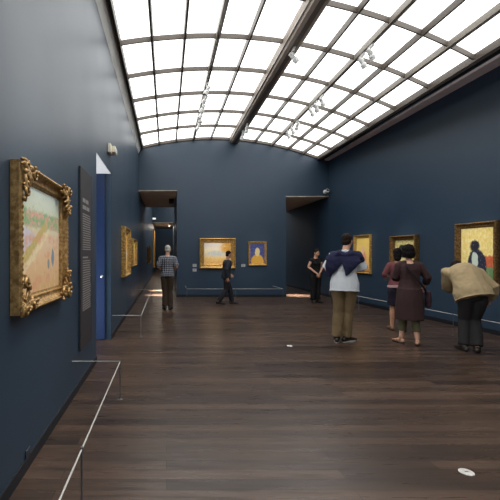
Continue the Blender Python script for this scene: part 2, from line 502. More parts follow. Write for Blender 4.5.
def c_fields(b, u, v, n1, n2, g):
    col = b.ramp(v, [(0.0, lin((214, 178, 130))), (0.3, lin((224, 190, 152))), (0.55, lin((224, 202, 176))), (0.66, lin((206, 214, 188))), (1.0, lin((212, 226, 220)))])
    # hill band with trees and roofs
    band = b.math('MULTIPLY', b.step(v, 0.60, 0.64), b.step(v, 0.76, 0.80, 1, 0))
    tr = b.mix(b.step(n2, 0.42, 0.58), lin((138, 182, 136)), lin((216, 172, 156)))
    col = b.mix(band, col, tr)
    # pale lavender field sweeping down to the right
    arc = b.math('SUBTRACT', 0.62, b.math('MULTIPLY', b.math('MULTIPLY', u, u), 0.55))
    lav = b.math('MULTIPLY', b.step(b.math('SUBTRACT', v, arc), -0.02, 0.0, 1, 0), b.step(b.math('SUBTRACT', v, b.math('ADD', 0.26, b.math('MULTIPLY', u, 0.62))), 0, 0.03))
    col = b.mix(lav, col, lin((204, 204, 218)))
    # ochre bank and white path, diagonal
    dg = b.math('SUBTRACT', v, b.math('ADD', 0.20, b.math('MULTIPLY', u, 0.66)))
    och = b.math('MULTIPLY', b.step(dg, 0.0, 0.02), b.step(dg, 0.10, 0.12, 1, 0))
    col = b.mix(b.math('MULTIPLY', och, b.step(u, 0.55, 0.7, 1, 0)), col, lin((196, 180, 116)))
    pth = b.math('MULTIPLY', b.step(dg, -0.09, -0.07), b.step(dg, -0.02, 0.0, 1, 0))
    col = b.mix(b.math('MULTIPLY', pth, b.step(u, 0.6, 0.75, 1, 0)), col, lin((228, 214, 176)))
    col = b.mix(b.math('MULTIPLY', b.step(n1, 0.52, 0.66), b.step(v, 0.5, 0.6, 0.8, 0)), col, lin((216, 160, 128)))
    col = b.mix(oval(b, u, v, 0.80, 0.33, 0.04, 0.10), col, lin((120, 140, 160)))
    col = b.mix(oval(b, u, v, 0.68, 0.25, 0.03, 0.06), col, lin((130, 146, 150)))
    return col
def c_gold_land(b, u, v, n1, n2, g):
    a = b.ramp(v, [(0.0, lin((216, 160, 84))), (0.28, lin((240, 200, 124))), (0.42, lin((230, 214, 182))), (0.6, lin((240, 226, 190))), (1.0, lin((226, 222, 230)))])
    col = b.mix(b.math('MULTIPLY', b.step(u, 0.5, 0.75), b.step(v, 0.45, 0.6)), a, lin((226, 166, 70)))
    col = b.mix(oval(b, u, v, 0.45, 0.5, 0.3, 0.12, 0.9), col, lin((196, 204, 206)))
    col = b.mix(b.math('MULTIPLY', b.step(n2, 0.5, 0.62), 0.5), col, lin((246, 226, 180)))
    return col
def c_portrait(b, u, v, n1, n2, g):
    col = b.mix(b.step(n2, 0.5, 0.6), lin((62, 72, 134)), lin((92, 104, 160)))
    col = b.mix(oval(b, u, v, 0.5, 0.1, 0.44, 0.36, 0.15), col, lin((222, 170, 70)))
    col = b.mix(oval(b, u, v, 0.5, 0.58, 0.17, 0.22, 0.15), col, lin((226, 206, 150)))
    return col
def c_yellow_pink(b, u, v, n1, n2, g):
    col = b.ramp(v, [(0.0, lin((214, 150, 96))), (0.3, lin((236, 196, 110))), (1.0, lin((248, 218, 120)))])
    col = b.mix(oval(b, u, v, 0.55, 0.3, 0.22, 0.3, 0.3), col, lin((226, 150, 120)))
    col = b.mix(oval(b, u, v, 0.5, 0.62, 0.1, 0.14, 0.3), col, lin((242, 200, 170)))
    return col
def c_green_dark(b, u, v, n1, n2, g):
    col = b.mix(b.step(n2, 0.44, 0.58), lin((186, 170, 84)), lin((232, 222, 172)))
    col = b.mix(b.math('MULTIPLY', b.step(n1, 0.52, 0.58), 0.9), col, lin((96, 120, 62)))
    col = b.mix(oval(b, u, v, 0.4, 0.62, 0.28, 0.22, 0.2), col, lin((36, 44, 34)))
    col = b.mix(b.step(v, 0.2, 0.35, 1, 0), col, lin((120, 100, 60)))
    return col
def c_yellow_dark(b, u, v, n1, n2, g):
    col = b.mix(b.step(n2, 0.4, 0.65), lin((232, 208, 118)), lin((242, 228, 168)))
    col = b.mix(b.math('MULTIPLY', b.step(u, 0.58, 0.66), b.step(v, 0.42, 0.46, 1, 0)), col, lin((196, 96, 62)))
    col = b.mix(b.math('MULTIPLY', b.step(u, 0.5, 0.6), b.step(v, 0.2, 0.24, 1, 0)), col, lin((104, 140, 96)))
    col = b.mix(oval(b, u, v, 0.5, 0.24, 0.30, 0.34, 0.12), col, lin((34, 40, 62)))
    col = b.mix(oval(b, u, v, 0.44, 0.36, 0.10, 0.16, 0.2), col, lin((190, 206, 196)))
    col = b.mix(oval(b, u, v, 0.44, 0.64, 0.15, 0.12, 0.35), col, lin((30, 34, 50)))
    return col
def c_brown(b, u, v, n1, n2, g):
    return b.mix(b.step(n1, 0.4, 0.6), lin((150, 128, 84)), lin((206, 186, 136)))
C1 = canvas('canvas_sloping_fields', c_fields); C2 = canvas('canvas_golden_landscape', c_gold_land); C3 = canvas('canvas_blue_and_yellow', c_portrait)
C4 = canvas('canvas_yellow_and_pink', c_yellow_pink); C5 = canvas('canvas_mottled_green', c_green_dark); C6 = canvas('canvas_yellow_with_dark_shape', c_yellow_dark)
C7 = canvas('canvas_brown', c_brown)

def left_paint(y0, y1, z0, z1, *a, **k):
    return painting((XL + 0.004, (y0 + y1) / 2, (z0 + z1) / 2), R(90), y1 - y0, z1 - z0, *a, **k)
def far_paint(px0, px1, py0, py1, *a, **k):
    s = F_PX / (YF - 0.03)
    x0, x1 = (px0 - VPX) / s, (px1 - VPX) / s; z1, z0 = CAMH - (py0 - VPY) / s, CAMH - (py1 - VPY) / s
    return painting(((x0 + x1) / 2, YF - 0.004, (z0 + z1) / 2), 0, x1 - x0, z1 - z0, *a, **k)
def right_paint(y0, y1, z0, z1, *a, **k):
    ym = (y0 + y1) / 2
    return painting((xr(ym) - 0.004, ym, (z0 + z1) / 2), R(-90) + math.atan(SL), (y1 - y0) * math.hypot(1, SL), z1 - z0, *a, **k)

P_L1 = left_paint(2.36, 3.48, 1.115, 2.09, 0.11, 0.075, GOLD, C1, 'large pale landscape painting in carved gilt frame with leafy corners, nearest on left wall', carved=True)
P_L2 = left_paint(8.15, 9.35, 1.0, 2.1, 0.13, 0.10, GOLDL, C2, 'gilt framed painting just beyond the doorway on the left wall')
P_L3 = left_paint(10.3, 11.6, 1.16, 1.93, 0.10, 0.08, GOLDL, C4, 'smaller gilt framed painting on left wall beyond the one next to the doorway')
left_paint(18.6, 19.5, 1.0, 1.85, 0.10, 0.07, GOLDD, C7, 'dark gilt framed picture on left wall of the next room, the nearer one', 'small frames in the next room')
left_paint(20.6, 22.0, 1.0, 1.95, 0.12, 0.08, GOLDD, C7, 'dark gilt framed picture on left wall of the next room, the farther one', 'small frames in the next room')
left_paint(27.5, 29.5, 0.5, 3.3, 0.14, 0.08, GOLDL, C2, 'tall narrow gold framed picture deep in the second passage at left')
P_F1 = far_paint(199.4, 235.6, 238.2, 268.6, 0.14, 0.09, GOLDL, C2, 'glowing golden landscape painting in wide gilt frame on the far wall', slip=0.03)
P_F2 = far_paint(248.3, 266.6, 241.8, 265.4, 0.07, 0.06, GOLDL, C3, 'small blue and yellow portrait in a gilt frame on the far wall')
P_R1 = right_paint(10.80, 11.62, 0.93, 2.06, 0.09, 0.07, GOLDL, C4, 'yellow and pink painting in gilt frame beside the man in white shirt')
P_R2 = right_paint(8.98, 9.89, 1.0, 1.96, 0.11, 0.12, GOLDD, C5, 'mottled green painting in deep dark gilt frame behind the woman with bobbed hair')
P_R3 = right_paint(6.98, 7.90, 0.92, 2.12, 0.105, 0.08, GOLDD, C6, 'yellow painting with a dark figure shape in gilt frame above the stooping man')

# wall labels
def wall_label(loc, rz, w, h, label):
    t = empty('wall_label', loc, rz)
    MB().box(-w/2, w/2, -0.006, 0, -h/2, h/2).build('card', LABELM, t)
    m = MB(); k = 4
    for i in range(k):
        z = h/2 - h * (i + 0.8) / (k + 0.8)
        m.box(-w/2 + 0.02, w/2 - 0.02 - 0.03 * (i % 2), -0.007, -0.0055, z - h * 0.04, z + h * 0.04)
    m.build('print', INK, t)
    tag(t, label, 'label')
def farpt(px, py):
    s = F_PX / YF
    return ((px - VPX) / s, YF - 0.002, CAMH - (py - VPY) / s)
wall_label(farpt(194.6, 265.4), 0, 0.13, 0.10, 'small grey wall label, upper of the two left of the golden landscape')
wall_label(farpt(194.6, 270.0), 0, 0.13, 0.10, 'small grey wall label, lower of the two left of the golden landscape')
wall_label(farpt(243.3, 265.4), 0, 0.13, 0.09, 'small grey wall label on far wall between landscape and portrait')

# text panel on left wall
t = empty('mounted_text_panel', (XL + 0.003, (4.22 + 4.87) / 2, 0.42), R(90))
pw, ph = 0.65, 2.06
MB().box(-pw/2, pw/2, -0.02, 0, 0, ph).build('board', pbr('charcoal_panel', (50, 46, 50), 0.6, 0, 0.05), t, bevel=0.002)
TXT = pbr('pale_panel_lettering', (150, 144, 142), 0.6, 0, 0.03)
def words(m, x0, x1, z, hh, rnd, wmin, wmax, gap):
    x = x0
    while x < x1 - wmin:
        w = min(rnd.uniform(wmin, wmax), x1 - x)
        m.box(x, x + w, -0.0215, -0.0195, z - hh / 2, z + hh / 2)
        x += w + gap
rnd = random.Random(11)
m = MB(); words(m, -0.22, 0.10, 1.70, 0.045, rnd, 0.10, 0.18, 0.025); words(m, -0.22, 0.20, 1.62, 0.045, rnd, 0.10, 0.2, 0.025)
m.build('heading', TXT, t)
m = MB(); z = 1.54
while z > 1.12:
    words(m, -0.22, 0.24 - rnd.uniform(0, .05), z, 0.013, rnd, 0.02, 0.07, 0.012); z -= 0.027
m.build('paragraph', TXT, t); m = MB()
z = 1.04
words(m, -0.22, 0.06, z, 0.02, rnd, 0.06, 0.1, 0.015); z -= 0.04
while z > 0.42:
    words(m, -0.22, 0.24 - rnd.uniform(0, .05), z, 0.013, rnd, 0.02, 0.07, 0.012); z -= 0.027
m.build('paragraph', TXT, t)
tag(t, 'tall charcoal text panel with pale lettering on left wall beside the doorway', 'panel')

# ------------------------------------------------------------------ small fittings
t = empty('mounted_emergency_light', (XL + 0.002, 6.38, 3.19), R(90))
MB().box(-0.09, 0.09, -0.05, 0, 0, 0.15).build('back_box', CREAM, t, bevel=0.006)
MB().box(0.03, 0.27, -0.11, -0.0, 0.03, 0.135).build('lamp_housing', CREAM, t, bevel=0.008)
MB().box(0.05, 0.25, -0.1125, -0.109, 0.05, 0.115).build('diffuser', WHITE, t)
tag(t, 'cream box shaped emergency light high on left wall above the doorway', 'light fitting')

t = empty('mounted_security_camera', (5.52, YF - 0.002, 3.60), 0)
MB().lathe([(0.05, 0), (0.05, 0.012), (0.02, 0.02), (0.015, 0.09)], Matrix.Translation((0, 0, 0.09)) @ Matrix.Rotation(R(90), 4, 'X')).build('bracket', WHITE, t, smooth=True)
m = MB(); mm = Matrix.Translation((0, -0.10, 0.06)) @ Matrix.Rotation(R(35), 4, 'Y') @ Matrix.Rotation(R(70), 4, 'X')
m.lathe([(0.03, -0.08), (0.06, -0.075), (0.06, 0.06), (0.068, 0.065), (0.068, 0.10), (0.05, 0.10)], mm); m.build('body', WHITE, t, smooth=False)
m = MB(); m.lathe([(0.01, 0.095), (0.045, 0.096), (0.045, 0.104), (0.01, 0.106)], mm); m.build('lens', BLACKP, t)
tag(t, 'small white security camera on far wall above the right-hand opening', 'camera')

t = empty('ceiling_sensor', (0.20, 15.6, 3.70), 0)  # dark box on the soffit, taken for a sensor
MB().box(-0.10, 0.10, -0.45, 0.45, -0.07, -0.0005).build('housing', BLACKP, t, bevel=0.006)
MB().box(-0.08, 0.08, -0.42, 0.42, -0.075, -0.069).build('grille', DARKGAP, t)
tag(t, 'black box on the soffit of the left-hand passage', 'ceiling fitting')

t = empty('exit_light', (-0.86, Y2 - 0.002, 3.9), 0)
MB().box(-0.12, 0.12, -0.06, 0, 0, 0.14).build('housing', WHITE, t, bevel=0.006)
MB().box(-0.10, 0.10, -0.064, -0.06, 0.02, 0.12).build('diffuser', m_emit('lit_diffuser', (255, 250, 240), 1.2), t)
tag(t, 'white box light above the farther opening, seen through the left passage', 'light fitting')

def downlight(loc, label):
    t = empty('soffit_downlight', loc, 0)
    m = MB(); m.lathe([(0.05, 0), (0.05, -0.05), (0.075, -0.16), (0.065, -0.16), (0.04, -0.06)], None); m.build('housing', WHITE, t)
    MB().lathe([(0.001, -0.135), (0.062, -0.135), (0.062, -0.15), (0.001, -0.152)]).build('bulb', m_emit('warm_bulb', (255, 226, 180), 9), t)
    tag(t, label, 'lamp')
downlight((0.22, 28.2, 3.70), 'glowing lamp under the farther soffit, seen through the left passage')

t = empty('power_outlet', (XL + 0.002, 2.66, 0.06), R(90))
MB().box(-0.04, 0.04, -0.008, 0, 0, 0.08).build('plate', pbr('dark_outlet', (52, 58, 70), 0.5), t, bevel=0.003)
for sx in (-0.017, 0.017): MB().box(sx - 0.003, sx + 0.003, -0.0095, -0.007, 0.03, 0.05).build('socket', BLACKP, t)
tag(t, 'small dark power outlet low on the left wall near the floor', 'outlet')

def floor_cover(loc, label):
    t = empty('floor_socket_cover', loc)
    MB().lathe([(0.046, 0.0), (0.046, 0.003), (0.042, 0.005), (0.001, 0.0055)], None, 28).build('disc', pbr('pale_metal_disc', (206, 202, 196), 0.45, 0.2), t)
    m = MB()
    for a in (0, 90): m.box(-0.012, 0.012, -0.002, 0.002, 0.0052, 0.0062)
    m.build('slot', BLACKP, t)
    tag(t, label, 'floor socket')
floor_cover((2.06, 2.61, 0.0005), 'round pale socket cover set in the floor, the nearer one at lower right')
floor_cover((2.01, 6.2, 0.0005), 'round pale socket cover in the floor, the farther one by the man in white shirt')

# ------------------------------------------------------------------ track spotlights
def spotlight(pos, target, label, track, energy=0, cone=38, col=(1, 0.86, 0.68), group='white spotlights on the skylight tracks'):
    p = Vector(pos); tgt = Vector(target)
    t = empty('track_spotlight', p)
    m = MB(); m.box(-0.018, 0.018, -0.09, 0.09, -0.05, 0.0); m.tube([(0, 0, -0.04), (0, 0, -0.13)], [0.012, 0.012], 10); m.build('adapter', WHITE, t)
    piv = Vector((0, 0, -0.16))
    d = (tgt - (p + piv)).normalized()
    q = d.to_track_quat('Z', 'Y').to_matrix().to_4x4() @ Matrix.Scale(0.78, 4)
    mm = Matrix.Translation(piv) @ q
    m = MB(); m.lathe([(0.02, -0.13), (0.045, -0.125), (0.05, -0.11), (0.05, -0.02), (0.046, -0.01), (0.05, 0.0), (0.05, 0.02), (0.068, 0.05), (0.068, 0.15), (0.06, 0.15), (0.055, 0.07), (0.001, 0.06)], mm, 18)
    m.build('lamp_head', WHITE, t)
    m = MB(); sx = mm.to_3x3() @ Vector((1, 0, 0))
    for s in (-1, 1):
        m.tube([piv + sx * s * 0.06, piv + sx * s * 0.058 + Vector((0, 0, 0.05)), Vector((0, 0, -0.12))], [0.008] * 3, 8)
    m.build('yoke', WHITE, t, smooth=True)
    tag(t, label, 'spotlight', group)
    if energy:
        L = bpy.data.lights.new('spot_lamp', 'SPOT'); L.energy = energy; L.color = col; L.spot_size = R(cone); L.spot_blend = 1.0; L.shadow_soft_size = 0.05
        o = bpy.data.objects.new('spot_lamp', L); COL.objects.link(o)
        o.location = p + piv + d * 0.17
        o.rotation_euler = d.to_track_quat('-Z', 'Y').to_euler()
def pc(o): return Vector(o.location)
XT1, XT2, XT0 = 0.945, 3.68, 2.37
z1, z2, z0 = az(XT1) - 0.05, az(XT2) - 0.05, az(XT0) - 0.165
ordn = ['nearest', 'second nearest', 'third nearest', 'fourth nearest', 'fifth nearest', 'sixth nearest', 'seventh nearest', 'eighth nearest', 'ninth nearest']
left_list = [(8.8, P_L2, 170), (9.3, P_L3, 120), (9.9, P_L3, 120), (10.3, None, 0), (10.7, P_F1, 260), (11.3, None, 0)]
for k, (y, tg, e) in enumerate(left_list):
    tt = pc(tg) if tg else Vector((XL, y + 0.6, 1.5))
    spotlight((XT1, y, z1), tt, 'white spotlight on the left-hand skylight track, %s of the visible six' % ordn[k], 1, e, 19 if tg is not P_F1 else 16)
right_list = [(6.85, P_R3, 330), (7.15, P_R3, 0), (9.0, P_R2, 300), (9.35, P_R1, 260), (9.65, None, 0), (10.7, P_F2, 220), (11.1, None, 0), (11.5, None, 0)]
for k, (y, tg, e) in enumerate(right_list):
    tt = pc(tg) if tg else Vector((xr(y), y + 0.4, 1.5))
    spotlight((XT2, y, z2), tt, 'white spotlight on the right-hand skylight track, %s of the eight' % ordn[k], 2, e, 19)
beam_list = [(7.1, (5.9, 7.4, 1.5), 0), (11.2, P_F1.location, 200), (11.8, (1.2, YF, 1.5), 0)]
for k, (y, tg, e) in enumerate(beam_list):
    spotlight((XT0, y, z0), Vector(tg), 'white spotlight hanging under the dark central beam, %s of the three' % ordn[k], 0, e, 15)
spotlight((XT1, 2.3, z1), pc(P_L1), 'white spotlight on left-hand track aimed at the large carved frame', 1, 320, 26)

def area(loc, sx, sy, energy, col, rot=(0, 0, 0), spread=180, name='passage_lamp'):
    L = bpy.data.lights.new(name, 'AREA'); L.shape = 'RECTANGLE'; L.size = sx; L.size_y = sy; L.energy = energy; L.color = col; L.spread = R(spread)
    o = bpy.data.objects.new(name, L); COL.objects.link(o); o.location = loc; o.rotation_euler = rot
    return o
area((-0.30, 13.9, 3.68), 0.5, 0.12, 34, (1, 0.86, 0.70), spread=12)
area((-0.30, 15.6, 3.68), 0.4, 0.12, 34, (1, 0.86, 0.70), spread=12)
area((4.75, 13.75, 3.48), 0.7, 0.12, 40, (1, 0.86, 0.70), spread=20)
area((-0.2, 29.0, 3.6), 1.0, 2.0, 60, (1, 0.85, 0.68))  # added area light, brightens the far passage around its lamp
area((-2.6, 5.9, 0.25), 1.0, 1.6, 110, (0.96, 0.98, 1.0), rot=(0, R(-145), 0), name='lobby_fill_up')  # unseen fill without a fixture, added to brighten the door soffit from below
area((-2.1, 6.1, 3.3), 0.4, 0.4, 60, (0.96, 0.97, 1.0), rot=(0, R(22), 0), spread=50, name='lobby_fill_down')  # second unseen fill, added to brighten the threshold and door jamb
area((1.0, 35.2, 5.8), 2.0, 2.0, 60, (1, 0.95, 0.9), name='end_room_lamp')
# ------------------------------------------------------------------ people
def remeshed(m, name, mat, parent, voxel=0.006, smooth=2, fold=None):
    """union of the closed shapes in m as one continuous surface"""
    bmesh.ops.recalc_face_normals(m.bm, faces=m.bm.faces)
    me = bpy.data.meshes.new(name + '_tmp'); m.bm.to_mesh(me); m.bm.free()
    o = bpy.data.objects.new(name + '_tmp', me); COL.objects.link(o)
    md = o.modifiers.new('r', 'REMESH'); md.mode = 'VOXEL'; md.voxel_size = voxel
    if smooth:
        ms = o.modifiers.new('s', 'SMOOTH'); ms.iterations = smooth; ms.factor = 0.5
    dg = bpy.context.evaluated_depsgraph_get(); dg.update()
    new = bpy.data.meshes.new_from_object(o.evaluated_get(dg))
    bpy.data.objects.remove(o); bpy.data.meshes.remove(me)
    new.name = name
    if fold:
        amp, fx, fz, seed = fold
        nn = [v.normal.copy() for v in new.vertices]
        for v, vn in zip(new.vertices, nn):
            c = v.co.copy()
            q = mnoise.noise(Vector((c.x * fx + seed, c.y * fx, c.z * fz + 0.6 * c.x * fx)))
            q2 = mnoise.noise(Vector((c.x * fx * 2.3, c.y * fx * 2.3 + seed, c.z * fz * 2.3)))
            v.co = c + vn * (amp * (q + 0.4 * q2))
    new.materials.clear(); new.materials.append(mat)
    for p in new.polygons: p.use_smooth = True
    ob = bpy.data.objects.new(name, new); COL.objects.link(ob); ob.parent = parent
    return ob

def head_matrix(c, yaw, pitch, roll=0):
    return Matrix.Translation(c) @ Matrix.Rotation(yaw, 4, 'Z') @ Matrix.Rotation(roll, 4, 'Y') @ Matrix.Rotation(pitch, 4, 'X')

def add_hand(m, w, d, pn, thumb_side, curl=25, s=1.0):
    """w wrist point, d hand direction, pn palm normal (the way the fingers curl), thumb_side +1/-1"""
    w = Vector(w); d = Vector(d).normalized(); pn = Vector(pn); pn = (pn - d * pn.dot(d)).normalized()
    sd = d.cross(pn).normalized() * thumb_side      # towards the thumb
    m.tube([w - d * 0.02, w + d * 0.03 * s, w + d * 0.07 * s, w + d * 0.093 * s], [(0.025 * s, 0.019 * s), (0.034 * s, 0.018 * s), (0.042 * s, 0.015 * s), (0.041 * s, 0.012 * s)], 12, side=sd)
    for off, L in ((0.0325, 0.074), (0.0108, 0.084), (-0.0108, 0.077), (-0.0325, 0.060)):
        p = w + d * 0.085 * s + sd * off * s
        spread = off * 2.2
        a = R(curl * 0.5); dirn = d + sd * spread
        pts = [p - d * 0.015]; rs = [0.0078 * s]
        for k, fl in enumerate((0.44, 0.32, 0.24)):
            dd = (dirn.normalized() * math.cos(a) + pn * math.sin(a)).normalized()
            pts.append(pts[-1] + dd * (L * fl + (0.015 if k == 0 else 0)) * s); rs.append((0.0078 - 0.0007 * (k + 1)) * s)
            a += R(curl)
        m.tube(pts, rs, 8)
    b = w + d * 0.022 * s + sd * 0.024 * s
    t1 = (d * 0.62 + sd * 0.72 + pn * 0.25).normalized(); t2 = (d * 0.86 + sd * 0.3 + pn * 0.4).normalized()
    m.tube([b - t1 * 0.012, b + t1 * 0.042 * s, b + t1 * 0.042 * s + t2 * 0.032 * s, b + t1 * 0.042 * s + t2 * 0.056 * s], [0.013 * s, 0.011 * s, 0.009 * s, 0.0075 * s], 8)

class Person:
    def __init__(self, loc, rz, H, label, pose, skin, female=False):
        self.s = H / 1.75; self.p = pose; self.f = female
        self.root = empty('person', loc, rz)
        tag(self.root, label, 'person')
        self.skin = skin
        p = pose
        self.pel = Vector(p['pel']); self.nb = Vector(p['neck'])
        yp, ys = p.get('pel_yaw', 0), p.get('yaw', 0)
        self.rp = Vector((math.cos(yp), math.sin(yp), 0)); self.rs = Vector((math.cos(ys), math.sin(ys), 0))
        mid = (self.pel + self.nb) / 2 + Vector(p.get('mid', (0, 0, 0)))
        self.mid = mid
        sw = p.get('sw', 0.152 if female else 0.178)
        up = (self.nb - mid).normalized()
        self.up = up
        base = self.nb - up * 0.078
        self.sh = {-1: base - self.rs * sw, 1: base + self.rs * sw}
        hw = 0.09
        self.hip = {-1: self.pel - self.rp * hw - Vector((0, 0, 0.02)), 1: self.pel + self.rp * hw - Vector((0, 0, 0.02))}
        self.hc = Vector(p['head'][0]); self.hm = head_matrix(self.hc, *p['head'][1:])
    def spine(self, t):
        a, b, c = self.pel, self.mid, self.nb
        if t < 0: return a + (b - a).normalized() * (t * 0.54)
        if t > 1: return c + (c - b).normalized() * ((t - 1) * 0.54)
        q = 2 * b - (a + c) / 2
        return a * (1 - t) ** 2 + q * 2 * t * (1 - t) + c * t * t
    def right(self, t):
        t = max(0, min(1, t)); return (self.rp * (1 - t) + self.rs * t).normalized()
    def torso(self, m, prof, grow=0.0):
        pts = [self.spine(t) for t, a, b in prof]
        # side vector blended along the spine, one tube per call
        n = len(pts); rings = []; seg = 20
        for i, (t, a, b) in enumerate(prof):
            tg = (pts[min(i + 1, n - 1)] - pts[max(i - 1, 0)]).normalized()
            sd = self.right(t); sd = (sd - tg * sd.dot(tg)).normalized(); bk = tg.cross(sd)
            rings.append([pts[i] + sd * ((a + grow) * math.cos(2 * math.pi * k / seg)) + bk * ((b + grow) * math.sin(2 * math.pi * k / seg)) for k in range(seg)])
        m.rings(rings)
    PROF_M = [(-.20, .07, .06), (-.14, .125, .09), (-.05, .155, .108), (.06, .162, .112), (.2, .152, .106), (.38, .142, .100), (.55, .152, .108), (.72, .168, .116), (.85, .165, .105), (.94, .13, .085), (1.0, .075, .065), (1.04, .05, .05)]
    PROF_F = [(-.20, .07, .06), (-.14, .13, .09), (-.05, .168, .112), (.06, .165, .112), (.2, .145, .10), (.38, .122, .088), (.55, .132, .095), (.72, .148, .108), (.85, .145, .095), (.94, .115, .078), (1.0, .068, .06), (1.04, .047, .047)]
    @property
    def prof(self): return self.PROF_F if self.f else self.PROF_M
    def body(self):
        m = MB(); k = 0.9 if self.f else 1.0; p = self.p
        self.torso(m, self.prof)
        hm = self.hm
        m.tube([self.nb - self.up * 0.03, hm @ Vector((0, -0.022, -0.09)), hm @ Vector((0, -0.02, -0.04))], [0.06 * k, 0.053 * k, 0.05 * k], 14)
        for c, r in (((0, -.014, .03), (.073, .092, .086)), ((0, .022, -.03), (.060, .062, .082)), ((0, .042, -.083), (.041, .038, .032)), ((0, .066, .024), (.05, .018, .013)),
                     ((.036, .058, -.022), (.024, .022, .02)), ((-.036, .058, -.022), (.024, .022, .02))):
            m.ball(hm @ Vector(c), r, hm.to_3x3())
        m.tube([hm @ Vector((0, .080, .012)), hm @ Vector((0, .094, -.014)), hm @ Vector((0, .104, -.034))], [.008, .011, .014], 10)
        for s in (-1, 1):
            m.ball(hm @ Vector((s * .012, .094, -.038)), .009)
            m.ball(hm @ Vector((s * .074, -.004, -.008)), (.010, .021, .032), hm.to_3x3())
            sh = self.sh[s]; el, wr, hd, pn, cu = p['arms'][s]
            el, wr = Vector(el), Vector(wr)
            m.ball(sh, (.058 * k,) * 3)
            m.tube([self.nb - self.up * .03, self.nb.lerp(sh, .5) - self.up * .005, sh], [.05 * k, .045 * k, .05 * k], 12)
            m.tube([sh - self.rs * s * 0.05, sh, sh.lerp(el, .35), sh.lerp(el, .8), el, el.lerp(wr, .25), el.lerp(wr, .7), wr], [.05 * k, .053 * k, .049 * k, .041 * k, .039 * k, .042 * k, .033 * k, .026 * k], 14)
            add_hand(m, wr, hd, pn, p.get('thumb', {-1: 1, 1: -1})[s], cu, 0.92 if self.f else 1.0)
            hp = self.hip[s]; kn, an, fd = (Vector(v) for v in p['legs'][s])
            m.tube([hp + Vector((0, 0, .04)), hp.lerp(kn, .12), hp.lerp(kn, .5), hp.lerp(kn, .88), kn, kn.lerp(an, .12), kn.lerp(an, .35), kn.lerp(an, .75), an], [.088, .09, .073, .056, .054, .053, .056, .04, .036], 16)
            fd.normalize()
            dn = Vector((0, 0, -1))
            sd = fd.cross(Vector((0, 0, 1))).normalized()
            m.tube([an + dn * .035 - fd * .045, an + dn * .03, an + dn * .035 + fd * .07, an + dn * .05 + fd * .14, an + dn * .058 + fd * .185], [(.03, .03), (.036, .045), (.04, .033), (.042, .02), (.034, .014)], 12, side=sd)
        m.scale(self.s)
        b = remeshed(m, 'body', self.skin, self.root, 0.0045, 2)
        # face
        for s in (-1, 1):
            m = MB(); m.ball(hm @ Vector((s * .030, .075, .002)), (.013, .010, .008), hm.to_3x3(), 12, 8); m.scale(self.s)
            e = m.build('eye', EYEW, self.root, smooth=True)
            m = MB(); m.ball(hm @ Vector((s * .030, .0835, .002)), (.0055, .0025, .0055), hm.to_3x3(), 10, 6); m.scale(self.s); m.build('iris', EYEB, e, smooth=True)
            m = MB(); m.tube([hm @ Vector((s * .012, .086, .021)), hm @ Vector((s * .030, .085, .026)), hm @ Vector((s * .048, .072, .020))], [.003, .004, .002], 8); m.scale(self.s)
            m.build('eyebrow', self.hairmat, self.root, smooth=True)
        m = MB(); m.tube([hm @ Vector((-.023, .071, -.062)), hm @ Vector((0, .082, -.060)), hm @ Vector((.023, .071, -.062))], [.004, .0075, .004], 8); m.scale(self.s)
        m.build('lips', LIPS, self.root, smooth=True)
        return b
    def hair(self, blobs, amp=0.004, voxel=0.006):
        m = MB()
        for c, r in blobs: m.ball(self.hm @ Vector(c), r, self.hm.to_3x3())
        m.scale(self.s)
        return remeshed(m, 'hair', self.hairmat, self.root, voxel, 2, (amp, 45, 22, 1.3))
    def sleeves(self, m, to, grow, w=None, flare=0.0):
        """to: 0..1 upper arm, 1..2 forearm"""
        for s in (-1, 1):
            sh = self.sh[s]; el, wr = Vector(self.p['arms'][s][0]), Vector(self.p['arms'][s][1])
            k = 0.9 if self.f else 1.0
            m.ball(sh, (.055 * k + grow,) * 3)
            m.tube([self.nb - self.up * .035, self.nb.lerp(sh, .5) - self.up * .008, sh + self.up * .008], [.05 * k + grow * .6, .048 * k + grow * .8, .05 * k + grow * .9], 14)
            pts = [sh - self.rs * s * .06, sh]; rs = [.055 * k + grow, .056 * k + grow]
            u = min(1, to)
            pts += [sh.lerp(el, u * .5), sh.lerp(el, u)]; rs += [.05 * k + grow + flare * .5, .043 * k + grow + flare]
            if to > 1:
                u = to - 1
                pts += [el.lerp(wr, u * .4), el.lerp(wr, u * .8), el.lerp(wr, u)]; rs += [.042 * k + grow, .035 * k + grow, .031 * k + grow]
            m.tube(pts, rs, 14, caplen=0.006)
    def top(self, name, mat, t0, grow=0.02, sleeve=1.0, sgrow=None, hem=None, fold=(0.006, 9, 5, 0.0), flare=0.0, t1=0.985):
        m = MB()
        prof = [q for q in self.prof if t0 + 0.03 < q[0] < t1]
        def at(t):
            P = self.prof
            for (ta, a, b), (tb, c, d) in zip(P, P[1:]):
                if ta <= t <= tb:
                    f = (t - ta) / (tb - ta); return (t, a + (c - a) * f, b + (d - b) * f)
            return (t,) + P[0][1:] if t < P[0][0] else (t,) + P[-1][1:]
        a0 = at(max(t0, -.05))
        prof = [(t0, a0[1] + (hem or 0), a0[2] + (hem or 0))] + [(q[0], max(q[1], a0[1]) + (hem or 0) * .8 if q[0] < -.04 else q[1] + (hem or 0) * max(0, 1 - (q[0] - t0) / .6), max(q[2], a0[2]) + (hem or 0) * .8 if q[0] < -.04 else q[2] + (hem or 0) * max(0, 1 - (q[0] - t0) / .6)) for q in prof] + [at(t1)]
        self.torso(m, prof, grow)
        if sleeve: self.sleeves(m, sleeve, sgrow if sgrow is not None else grow * .8, flare=flare)
        if self.f:
            for s in (-1, 1):
                c = self.spine(.68) + self.rs * s * .07 + self.rs.cross(Vector((0, 0, 1))) * -1 * .085
                m.ball(c, (.06, .055, .06))
        m.scale(self.s)
